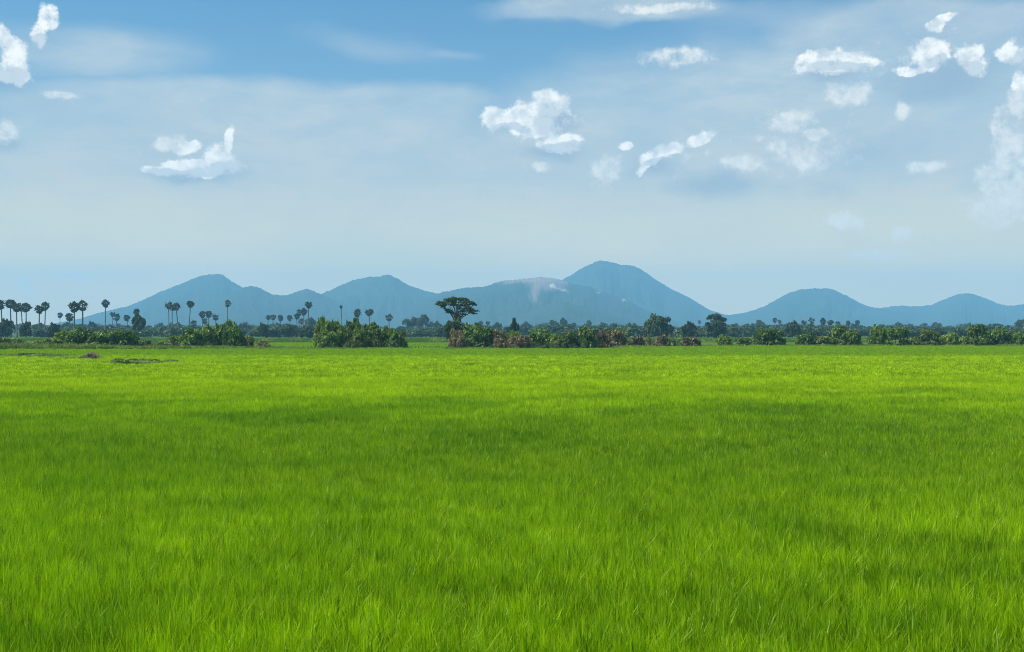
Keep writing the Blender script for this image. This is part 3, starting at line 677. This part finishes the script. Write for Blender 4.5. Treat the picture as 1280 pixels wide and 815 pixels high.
# ------------------------------------------------------------------ far trees
def tree(i, x0, x1, ytop, D, label, group='trees along the back of the far fields', v=None, name='broadleaf_tree'):
    if D >= 500: D *= 1.6
    cx = (x0 + x1) / 2; r_ = (x1 - x0) / 2 / F * D; h = zt(ytop, D)
    root = link(name, None, None, (at(cx, D), D, 0)); tag(root, label, 'tree', group)
    t, c = TREE[i % 5 if v is None else v]; rz = i * 1.7
    link('trunk', t, root, rot=(0, 0, rz), scale=(r_, r_, h)); link('crown', c, root, rot=(0, 0, rz), scale=(r_, r_, h))
ftrees = [
 (-6, 20, 396.5, 470, 'dark tree mass under the cut-off palm at the left edge', 3),
 (23, 42, 400, 450, 'dark domed tree under the far left row of palms', 1),
 (40, 60, 403, 520, 'grey-green tree under the touching pair of palms', None),
 (58, 77, 401.5, 430, 'very dark round tree under the tiny distant palm head', 3),
 (76, 96, 402, 520, 'hazy tree behind the foot of the tall twin palms', None),
 (108, 122, 401, 520, 'small hazy tree right of the tall twin palms', None),
 (122, 140, 406, 600, 'low hazy tree below the lone slender palm', None),
 (138, 158, 404, 600, 'low hazy tree beneath the low full palm', None),
 (162, 183, 391.5, 430, 'tall dark tree with a palm head poking out of its top', 2),
 (176, 193, 406, 500, 'lower tree joined to the right side of the tall dark palm-topped tree', 1),
 (190, 210, 403, 640, 'hazy tree left below the cluster of three palms', None),
 (206, 234, 402.5, 560, 'brown-grey tree filling the gap under the cluster of three palms', 0),
 (228, 250, 406, 600, 'hazy tree behind the stubby brownish palm', None),
 (296, 318, 401.5, 520, 'dark tree right behind the highest dark bush at left', None),
 (320, 338, 402, 470, 'domed tree under the left palm of the low twins', 3),
 (336, 356, 403, 520, 'hazy tree under the low round palm', None),
 (350, 372, 405, 480, 'low dark tree left below the stepped palm cluster', 1),
 (378, 397, 396, 560, 'grey tree right under the tallest palm of the stepped cluster', 4),
 (372, 396, 407, 450, 'dark tree in front of the stepped palm cluster', 3),
 (492, 512, 407, 600, 'low hazy tree right of the dark palm above the bush group', None),
 (502, 530, 395.5, 540, 'tall hazy tree left of two behind the open gap', 4),
 (518, 540, 392.5, 560, 'tallest hazy tree behind the open gap left of the umbrella tree', 2),
 (532, 556, 401, 520, 'lower rounded tree between the tall hazy tree and the umbrella tree', 0),
 (544, 566, 405, 480, 'low dark tree at the left foot of the umbrella tree', 1),
 (552, 592, 394.5, 243, 'dark leafy tree growing under the umbrella tree', 3),
 (590, 606, 401, 330, 'small dark tree at the right foot of the umbrella tree', 1),
 (612, 630, 402, 560, 'hazy tree right of the two tiny palm heads', None),
 (636, 649, 396.5, 330, 'small dark square-topped tree right of the umbrella tree', 2),
 (650, 668, 401, 640, 'pale hazy tree right of the dark square-topped tree', None),
 (684, 700, 398.5, 560, 'conical hazy tree below the quarry', 1),
 (698, 710, 396.5, 600, 'small knobbly hazy tree topping the line below the quarry', 2),
 (707, 724, 402.5, 640, 'low hazy tree right of the knobbly one below the quarry', None),
 (729, 742, 399.5, 640, 'thin hazy tree below the left flank of the tallest hill', 4),
 (745, 761, 401.5, 640, 'hazy tree below the peak of the tallest hill', None),
 (760, 776, 403, 600, 'hazy tree just behind the dark spiky palm shrub', None),
 (776, 800, 403, 560, 'hazy tree left of the big round-topped dark tree', None),
 (801, 843, 390.5, 455, 'big round-topped blue-green tree right of centre', 3),
 (848, 872, 400, 450, 'smaller dark rounded tree between the two biggest round trees', 3),
 (912, 926, 403, 600, 'pale hazy tree right of the round tree with bare foot', None),
 (924, 942, 404, 560, 'second hazy tree right of the round tree with bare foot', None),
 (938, 960, 399.5, 560, 'hazy tree behind the dark bush right of the round tree', 2),
 (978, 1003, 399, 480, 'broad hazy tree with olive top right of two tiny palms', 3),
 (1000, 1020, 405, 520, 'blue-grey tree beneath the highest distant palm', None),
 (1018, 1042, 404, 560, 'blue-grey tree beneath the left of the crowded palm line', None),
 (1040, 1062, 405, 600, 'blue-grey tree beneath the middle of the crowded palm line', None),
 (1058, 1080, 404, 600, 'blue-grey tree beneath the right end of the crowded palm line', None),
 (1078, 1094, 407, 500, 'brownish tree left of the large twin bush near the right', None),
 (1092, 1112, 405, 560, 'hazy tree behind the large twin bush near the right', None),
 (1116, 1130, 402, 640, 'small hazy tree left of the rounded hill at right', 2),
 (1128, 1146, 404, 640, 'hazy tree below the left foot of the rounded hill', None),
 (1146, 1164, 403.5, 680, 'hazy tree below the left slope of the rounded hill', None),
 (1162, 1178, 402, 680, 'slightly taller hazy tree below the left slope of the rounded hill', 4),
 (1176, 1200, 408, 560, 'low green tree below the summit of the rounded hill', None),
 (1205, 1218, 403, 680, 'thin hazy tree just right of the rounded hill summit', 2),
 (1218, 1240, 406, 640, 'hazy tree behind the tall dark bush near the right edge', None),
 (1240, 1262, 406, 640, 'hazy tree below the right slope of the rounded hill', None),
 (1264, 1290, 399, 560, 'tall hazy tree at the right edge of the view', 2),
]
for i, t in enumerate(ftrees): tree(i, t[0], t[1], t[2], t[3], t[4], v=t[5])

# the round dark tree with its trunk showing at its foot
def round_tree():
    D = 445; r_ = np.random.default_rng(77); mb = MB(); tb = MB()
    rad = 16.5 / F * D; top = zt(390.5, D); L = []
    for i in range(60):
        a = r_.random() * 6.283; z = r_.random(); prof = math.sin(math.pi * (0.10 + z * .82)) ** .65; q = math.sqrt(r_.uniform(.2, 1)); rr = r_.uniform(.7, 1.5)
        L.append((math.cos(a) * q * (rad * .93 - rr * .6) * prof, math.sin(a) * q * (rad * .93 - rr * .6) * prof, 1.4 + (top - 2.2) * z, rr, rr, rr * .75))
    leaves(mb, r_, L, 7000, 0.26, .3, .45)
    tb.tube([(0, 0, -.1), (.05, 0, .9), (0, .05, 2.4)], [.75, .5, .45], 10)
    for l in L[::3]:
        c = np.array(l[:3]); s0 = np.array([0, 0, r_.uniform(1.4, 2.4)]); tb.tube([s0, (s0 + c) / 2, c], [.2, .12, .05], 5)
    root = link('broadleaf_tree', None, None, (at(894.5, D), D, 0)); tag(root, 'round dark tree with bare trunk foot standing alone right of centre', 'tree', 'trees along the back of the far fields')
    link('trunk', tb.mesh('trunk', M['bark']), root); link('crown', mb.mesh('crown', M['far']), root)
round_tree()

# the umbrella-crowned tree
def umbrella_tree():
    D = 250; s_ = D / F; r_ = np.random.default_rng(5); tb = MB(); mb = MB()
    root = link('umbrella_tree', None, None, (at(571, D), D, 0)); tag(root, 'tall flat-topped umbrella tree with forked limbs standing over the bushes', 'tree')
    def P(px, py, dy=0.0): return np.array([(px - 571) * s_, dy, zt(py, D)])
    fork = P(571, 404); tb.tube([(0, 0, -.1), (0.1, 0, 1.8), (-.05, .1, 3.4), fork], [.30, .22, .19, .17], 10)
    ends = [(551, 379, -.8), (557, 376, 1.2), (563, 374, -1.6), (570, 373, 0.5), (577, 373, 2.0), (584, 376, -1.4), (590, 379, .9), (594, 380, -.4), (586, 388, .4), (590, 390, -.9),
            (556, 385, .5), (561, 388, -.7), (566, 380, 2.4), (578, 381, -2.4), (572, 384, .2), (583, 383, 1.8), (550, 380, .3), (580, 391, -.2), (566, 373, -.6), (574, 372, .9), (570, 376, -1.8), (561, 378, .1), (580, 378, .2), (587, 384, -1), (554, 382, -1.2), (588, 391, .6), (563, 391, .6)]
    L = []
    for (px, py, dy) in ends:
        e = P(px, py, dy); mid = fork + (e - fork) * np.array([.38, .4, .55]) + np.array([r_.normal() * .12, r_.normal() * .12, 0])
        tb.tube([fork + np.array([0, 0, -.2]), mid, e], [.095, .06, .03], 6)
        for k in range(4):
            c = e + np.array([r_.normal() * .45, r_.normal() * .6, r_.uniform(-.45, .5)])
            c[2] = min(c[2], zt(373.2, D) + r_.normal() * .14 - abs(c[0] + .1) ** 2 * .085)
            L.append((*c, r_.uniform(.35, .75), r_.uniform(.35, .75), r_.uniform(.24, .46)))
            tb.tube([mid + (e - mid) * r_.uniform(.4, .9), (e + c) / 2, c], [.035, .025, .012], 4)
    leaves(mb, r_, L, 9500, 0.13, .4, .4)
    link('trunk', tb.mesh('trunk', M['bark']), root); link('crown', mb.mesh('crown', M['acacia']), root)
umbrella_tree()

# ------------------------------------------------------------------ bushes of the front row
def bush(i, x0, x1, ytop, D, kind_, label, group='bushes along the far edge of the near field', z0=0.0):
    cx = (x0 + x1) / 2; r_ = (x1 - x0) / 2 / F * D; h = (zt(ytop, D) - z0) * 1.10
    root = link('bush', None, None, (at(cx, D), D, z0)); tag(root, label, 'bush', group)
    vs = BUSH[kind_]; rz = i * 2.3
    link('foliage', vs[i % len(vs)], root, rot=(0, 0, rz), scale=(r_ * 1.15, r_ * 1.15, h)); link('stem', STEM[i % 2], root, rot=(0, 0, rz), scale=(r_, r_, h))
bushes = [
 (-12, 14, 422, 200, 'dark', 'dark bush cut off by the left edge of the view'),
 (8, 34, 424, 202, 'pale', 'pale yellow-green scrub beside the cut-off bush at the left edge'),
 (30, 56, 425, 200, 'pale', 'second pale scrub bush from the left edge'),
 (52, 80, 423, 203, 'mid', 'scrub bush left of the large dark hedge-like bushes'),
 (66, 98, 414, 214, 'mid', 'tall leafy bush at the left end of the large dark bushes'),
 (82, 118, 409.5, 206, 'dark', 'highest dark bush of the left group, below the tall twin palms'),
 (108, 146, 411, 204, 'dark', 'dark bush in the middle of the large left group'),
 (134, 172, 413, 203, 'dark', 'dark bush at the right end of the large left group'),
 (150, 176, 418, 210, 'dark', 'lower dark bush tucked behind the end of the left group'),
 (170, 192, 424, 208, 'pale', 'pale low bush just right of the large left group'),
 (188, 216, 427, 206, 'pale', 'low yellowish bush midway between the two dark left groups'),
 (211, 236, 418, 208, 'pale', 'pale-topped bush at the left end of the second dark group'),
 (224, 256, 410.5, 205, 'dark', 'dark bush on the left side of the second dark group'),
 (246, 278, 406, 206, 'mid', 'leafy bush in the middle of the second dark group'),
 (266, 300, 399.5, 207, 'dark', 'highest bush of the second dark group, under the slim tall palm'),
 (278, 306, 410, 203, 'dark', 'very dark bush at the right front of the second dark group'),
 (298, 320, 420, 203, 'dark', 'low dark bush closing the second dark group on the right'),
 (318, 338, 423, 202, 'pale', 'small yellowing bush left of the open plot'),
 (393, 420, 394.5, 206, 'mid', 'tall bush with drooping sprays at the left end of the third group'),
 (404, 432, 402, 208, 'dark', 'dark bush leaning on the tall drooping bush'),
 (396, 424, 413, 202, 'mid', 'front bush at the foot of the tall drooping bush'),
 (418, 442, 408, 204, 'dark', 'dark bush under the bare palm pole'),
 (430, 452, 396, 232, 'dark', 'back bush between the bare palm pole and the ragged palm'),
 (434, 460, 411, 203, 'mid', 'grey-green bush in the middle of the third group'),
 (448, 478, 403.5, 206, 'dark', 'broad dark bush under the round-headed palm'),
 (464, 492, 408, 204, 'dark', 'dark bush right of the round-headed palm'),
 (482, 509, 410, 203, 'dark', 'dark bush ending the third group at the open gap'),
 (560, 582, 411, 204, 'brown', 'browning bush opening the long mixed thicket under the umbrella tree'),
 (574, 604, 405, 210, 'mid', 'tall green bush under the right side of the umbrella tree'),
 (588, 622, 408, 206, 'dark', 'dark green bush right of the umbrella tree'),
 (612, 636, 412, 205, 'brown', 'brown-grey bush in the left part of the long thicket'),
 (628, 656, 414, 207, 'mid', 'green bush below the small square-topped tree'),
 (636, 664, 418, 203, 'brown', 'low brown bush in front of the spiky palm of the thicket'),
 (660, 692, 413, 206, 'dark', 'dark bush at the foot of the spiky palm of the thicket'),
 (684, 712, 416, 204, 'mid', 'green bush in the middle of the long thicket'),
 (700, 726, 414, 205, 'dark', 'dark bush left of the domed dark bush of the thicket'),
 (720, 748, 408.5, 205, 'dark', 'domed very dark green bush in the right part of the thicket'),
 (742, 764, 414, 208, 'brown', 'brown bush right of the domed dark bush'),
 (758, 782, 410, 222, 'brown', 'reddish-brown bush left of the dark spiky palm shrub'),
 (786, 806, 420, 226, 'brown', 'low brown bush right of the dark spiky palm shrub'),
 (820, 838, 419, 228, 'brown', 'low dry bush between the two brown palm shrubs'),
 (852, 876, 420, 230, 'brown', 'last low brown bush of the long thicket'),
 (896, 916, 417.5, 236, 'mid', 'bright green round bush under the round dark tree'),
 (918, 940, 421.5, 238, 'mid', 'low green bush right of the bright round bush'),
 (934, 950, 423, 240, 'pale', 'tiny pale bush touching the large dark bush right of the round tree'),
 (941, 980, 409.5, 236, 'dark', 'large dark bush standing alone right of the round dark tree'),
 (994, 1022, 414.5, 238, 'dark', 'rounded bush left of the brownish-topped bush'),
 (1016, 1040, 419, 237, 'pale', 'low pale bush between two rounded bushes near the right'),
 (1034, 1064, 407, 240, 'mid', 'brownish-topped tall bush below the crowded palm line'),
 (1050, 1077, 412, 235, 'dark', 'dark bush against the right side of the brownish-topped bush'),
 (1086, 1114, 405.5, 240, 'mid', 'left half of the large twin bush near the right'),
 (1106, 1140, 409, 236, 'dark', 'right darker half of the large twin bush near the right'),
 (1138, 1152, 421, 238, 'pale', 'pale low bush right of the large twin bush'),
 (1146, 1176, 411.5, 236, 'dark', 'dark rounded bush below the summit of the rounded hill'),
 (1174, 1200, 415, 237, 'mid', 'lighter rounded bush right of the dark one below the rounded hill'),
 (1198, 1214, 421, 240, 'pale', 'small pale bush left of the wide dark hedge at right'),
 (1205, 1240, 406, 236, 'dark', 'highest dark bush of the wide hedge at right'),
 (1232, 1266, 409.5, 238, 'dark', 'dark bush in the middle of the wide hedge at right'),
 (1262, 1296, 414, 236, 'dark', 'dark bush cut off by the right edge of the view'),
]
for i, b in enumerate(bushes): bush(i, *b)

# frond-leaved palm shrubs in the thicket
def frond_variant(seed, mat, n=30, up=1.0):
    r_ = np.random.default_rng(seed); mb = MB()
    for i in range(n):
        a = i * 2.39996 + r_.normal() * .3; e0 = R(r_.uniform(38, 86)) * up; ln = r_.uniform(.65, 1.1)
        p = np.array([0, 0, 0.02]) + np.array([math.cos(a), math.sin(a), 0]) * .08; pts = [p]; e = min(e0, R(88))
        for k in range(8):
            d = np.array([math.cos(a) * math.cos(e), math.sin(a) * math.cos(e), math.sin(e)]); p = p + d * ln / 8; pts.append(p); e -= R(r_.uniform(6, 17))
        side = np.array([-math.sin(a), math.cos(a), 0]); tn = (r_.random(), r_.random())
        mb.tube(pts, [.012 - .001 * k for k in range(9)], 3, (0.9, .3))
        for k in range(1, 9):
            d = pts[k] - pts[k - 1]; d = d / np.linalg.norm(d); nrm = np.cross(side, d)
            for h_ in (0, .5):
                b = pts[k - 1] + (pts[k] - pts[k - 1]) * h_
                ll = .20 * math.sin(math.pi * (k + h_) / 9.6) ** .6 * ln
                for sg in (-1, 1):
                    t = b + side * sg * ll * .8 + d * ll * .55 - np.array([0, 0, ll * r_.uniform(.1, .5)])
                    mb.add([b - d * .016, b + d * .022, t], [(0, 1, 2)], (min(1, tn[0] * .7 + r_.random() * .3), tn[1]))
    return mb.mesh('fronds', mat)
FR = {'green': [frond_variant(51, M['frond']), frond_variant(52, M['frond'])], 'brown': [frond_variant(53, M['frondbrown']), frond_variant(54, M['frondbrown'])],
      'dark': [frond_variant(55, M['dark'], 34, 1.15)]}
def frond_plant(i, x0, x1, ytop, D, kind_, label, z0=0.0):
    cx = (x0 + x1) / 2; r_ = (x1 - x0) / 2 / F * D * 1.25; h = (zt(ytop, D) - z0) * 1.12
    root = link('palm_shrub', None, None, (at(cx, D), D, z0)); tag(root, label, 'palm shrub', 'palm shrubs in the thicket')
    link('fronds', FR[kind_][i % len(FR[kind_])], root, rot=(0, 0, i * 1.9), scale=(r_, r_, h))
for i, a in enumerate([
 (558, 580, 411, 201, 'brown', 'dry palm shrub at the left end of the long thicket'),
 (566, 592, 404, 206, 'green', 'green palm shrub under the trunk of the umbrella tree'),
 (596, 624, 403, 206, 'green', 'tall light green palm shrub right of the umbrella tree'),
 (616, 646, 411, 202, 'brown', 'browning palm shrub left of the spiky palm of the thicket'),
 (636, 658, 409, 204, 'green', 'green palm shrub below the small square-topped tree'),
 (658, 686, 399.5, 212, 'dark', 'dark spiky palm standing tallest in the long thicket'),
 (672, 700, 418, 200.5, 'green', 'low palm shrub with a pale arching frond'),
 (690, 716, 411, 204, 'green', 'light green palm shrub left of the domed dark bush'),
 (746, 770, 409, 207, 'brown', 'brown palm shrub right of the domed dark bush'),
 (766, 790, 400.5, 224, 'dark', 'dark spiky palm shrub at the right end of the thicket'),
 (760, 782, 408, 222, 'brown', 'brown palm shrub leaning on the dark spiky one'),
 (780, 800, 414, 226, 'brown', 'pale brown dry palm shrub right of the dark spiky one'),
 (803, 824, 409, 226, 'brown', 'brown palm shrub in front of the big round-topped tree'),
 (834, 854, 409, 228, 'green', 'green and brown palm shrub in front of the smaller rounded tree'),
 (320, 338, 421, 200, 'brown', 'small dry palm shrub left of the open plot'),
 (396, 416, 402, 201, 'green', 'palm shrub with hanging leaves at the left end of the third group'),
 (430, 446, 411, 201, 'green', 'grey-green palm shrub in the third group'),
]): frond_plant(i, *a)

# rank grass and weeds along the bunds, too many to count
def weeds():
    r_ = np.random.default_rng(9); n = 2600
    px = r_.uniform(-60, 1340, n); D = np.interp(px, [-50, 150, 330, 560, 760, 830, 1330], [190, 192, 196, 196, 204, 228, 232]) + r_.uniform(1, 9, n)
    h = np.interp(px, [0, 215, 300, 345, 390, 400, 508, 515, 556, 562, 800, 880, 1280], [1.5, 1.0, 0.9, .9, .5, .7, .7, .4, .45, .7, .8, .7, .8])
    hs = h * r_.uniform(.5, 1.15, n)
    P = np.stack([(px - 640) / F * D, D, np.zeros(n)], 1)
    vs = [blades(r_, 130, 1.0, 1.0, 0.07, 0.8, M['pale'], 'weed_tuft') for _ in range(3)]
    vs += [blades(r_, 110, 1.0, 1.0, 0.08, 0.9, M['mid'], 'weed_tuft') for _ in range(2)]
    scatter('bund_weeds', 'rank grass and weeds along the far bund of the field', 'weeds', P, r_.random(n) * 6.28, np.stack([np.ones(n) * 1.2, np.ones(n) * 1.2, hs], 1), vs)
    P = []; H = []
    for (ex, eD, ew, ed, hh) in ((170, 117, 52, 7, .52), (42, 148, 54, 8, .55), (100, 131, 28, 3, .6)):
        for k in range(int(ew / F * eD * ed * 3.2)):
            a = r_.random() * 6.283; q = math.sqrt(r_.random()); D_ = eD + math.sin(a) * q * ed
            P.append((at(ex + math.cos(a) * q * ew, D_), D_, 0)); H.append((1, 1, hh * r_.uniform(.7, 1.25)))
    dk = [blades(r_, 150, 1.0, 1.0, 0.05, 0.9, M['mid'], 'weed_tuft') for _ in range(3)] + [blades(r_, 150, 1.0, 1.0, 0.05, 0.9, M['pale'], 'weed_tuft')]
    scatter('bank_weeds', 'short dull green weeds covering the low banks in the rice', 'weeds', np.array(P), r_.random(len(P)) * 6.28, np.array(H), dk)
    # loose scrub on the plots behind
    n = 500; px = r_.uniform(-60, 1340, n); D = r_.uniform(300, 450, n); P = np.stack([(px - 640) / F * D, D, np.zeros(n)], 1)
    scatter('plot_scrub', 'low scrub dotted over the plots behind the bushes', 'scrub', P, r_.random(n) * 6.28, np.stack([r_.uniform(1, 3, n), r_.uniform(1, 3, n), r_.uniform(.4, 1.2, n)], 1), vs)
weeds()

# distant woods: reads as one mass
def woods():
    r_ = np.random.default_rng(19); P = []; S = []
    for k in range(1500):
        D = 540 + 2300 * r_.random() ** 1.3; px = r_.uniform(-140, 1420)
        hh = CAMZ + D / F * (r_.uniform(1.5, 7.5) + 1.5 * math.sin(px * .021) + 1.2 * math.sin(px * .057 + 1))
        P.append((at(px, D), D, 0)); wd = r_.uniform(4, 8.5) * (1 + D / 3000); S.append((wd, wd, hh))
    mb_ = [MB() for _ in range(5)]
    vs = []
    for i in range(5):
        q = np.random.default_rng(60 + i); L = lump(q, 16, .2, .42, .05, 1.0); leaves(mb_[i], q, L, 700, .11, .3, .45, 0.0); vs.append(mb_[i].mesh('wood_tree', M['far']))
    scatter('distant_woods', 'blue-green wood stretching behind the fields below the hills', 'wood', np.array(P), r_.random(len(P)) * 6.28, np.array(S), vs)
woods()

# ------------------------------------------------------------------ weedy bank and brush pile in the rice at left
def mound():
    r_ = np.random.default_rng(41)
    def low(px0, px1, D, ytop, name, label, cat, mat, n, size, core, dep=1.5):
        mb = MB(); cx = at((px0 + px1) / 2, D); hw = (px1 - px0) / 2 / F * D; zt_ = zt(ytop, D); L = []
        for k in range(max(8, int(hw * 4))):
            x = r_.uniform(-1, 1); L.append((x * hw * .95, r_.uniform(-1, 1) * dep * math.sqrt(1 - x * x), (zt_ - .3) * (1 - abs(x) ** 2.5 * .45) * r_.uniform(.75, 1), r_.uniform(.4, .9), r_.uniform(.4, .9), r_.uniform(.15, .3)))
        leaves(mb, r_, L, n, size, .35, .5, 0)
        root = link(name, None, None, (cx, D, 0)); tag(root, label, cat)
        link('foliage', mb.mesh('foliage', mat), root)
        em = MB(); vs = []; fs = []; nx, ny = 22, 6
        for j in range(ny + 1):
            for i in range(nx + 1):
                u = i / nx * 2 - 1; v = j / ny * 2 - 1
                z = (zt_ - .25) * max(0, 1 - abs(u) ** 3) * max(0, 1 - v * v) + r_.normal() * .03 * (abs(v) < .9)
                vs.append((u * hw, v * dep, z - .02))
        for j in range(ny):
            for i in range(nx): q = j * (nx + 1) + i; fs.append((q, q + 1, q + nx + 2, q + nx + 1))
        em.add(vs, fs); link('earth_bank', em.mesh('earth_bank', core, True), root)
    low(118, 222, 117, 447.2, 'weedy_bank', 'low dark weedy bank in the rice right of the brush pile', 'bank', M['mid'], 9000, .10, M['bank'], 7)
    low(74, 126, 131, 446, 'weedy_bank', 'short weedy bank under and left of the brush pile', 'bank', M['dark'], 2400, .09, M['bank'])
    low(-10, 96, 148, 441.5, 'weedy_bank', 'strip of weeds on the bund at the left edge behind the rice', 'bank', M['mid'], 9000, .11, M['bank'], 8)
    low(26, 56, 150, 439.5, 'weed_clump', 'taller weed clump on the bund at the left', 'weeds', M['dark'], 1600, .10, M['bank'])

    D = 128; mb = MB(); cx = at(114, D)
    for k in range(260):
        a = r_.random() * 6.283; ln = r_.uniform(.25, .8); x = r_.normal() * .38; y = r_.normal() * .35; z = .75 + .36 * math.exp(-(x * x) / .25) * r_.random()
        e = r_.uniform(-.2, .7); d = np.array([math.cos(a) * math.cos(e), math.sin(a) * math.cos(e), math.sin(e)]) * ln
        p = np.array([x, y, z]) - d * .5; p[2] = max(p[2], .3); mb.tube([p, p + d * .5 + r_.normal(size=3) * .04, p + d], [.022, .016, .008], 4)
    hb = MB(); vs = []; fs = []; nr, ns = 7, 14
    for j in range(nr):
        t = j / (nr - 1); rr = 1.05 * math.cos(t * math.pi / 2) + .01
        for i in range(ns): a = 6.283 * i / ns; q = rr * (1 + r_.normal() * .07); vs.append((math.cos(a) * q * .8, math.sin(a) * q * .7, -.02 + .78 * math.sin(t * math.pi / 2) + r_.normal() * .03))
    for j in range(nr - 1):
        for i in range(ns): fs.append((j * ns + i, j * ns + (i + 1) % ns, (j + 1) * ns + (i + 1) % ns, (j + 1) * ns + i))
    hb.add(vs, fs)
    root = link('brush_pile', None, None, (cx, D, 0)); tag(root, 'brown heap of dead brush on the weedy bank in the rice', 'brush pile')
    link('twigs', mb.mesh('twigs', M['twig']), root)['kind'] = 'stuff'; link('heap', hb.mesh('heap', M['twig'], True), root)
mound()

# ------------------------------------------------------------------ haze
def haze():
    m, n = material('haze_air')
    v = n.new('ShaderNodeVolumePrincipled'); v.inputs['Color'].default_value = (0.285, 0.66, 1.0, 1)
    v.inputs['Density'].default_value = 2.0e-4; v.inputs['Anisotropy'].default_value = 0.0
    o = n.new('ShaderNodeOutputMaterial'); n.l.new(v.outputs[0], o.inputs['Volume'])
    m.cycles.homogeneous_volume = True
    x, y0, y1, z0, z1 = 6600, -2100, 7600, -1.8, 345
    mb = MB(); mb.add([(-x, y0, z0), (x, y0, z0), (x, y1, z0), (-x, y1, z0), (-x, y0, z1), (x, y0, z1), (x, y1, z1), (-x, y1, z1)],
        [(3, 2, 1, 0), (4, 5, 6, 7), (0, 1, 5, 4), (1, 2, 6, 5), (2, 3, 7, 6), (3, 0, 4, 7)])
    o = link('haze', mb.mesh('haze', m)); o['kind'] = 'stuff'
haze()
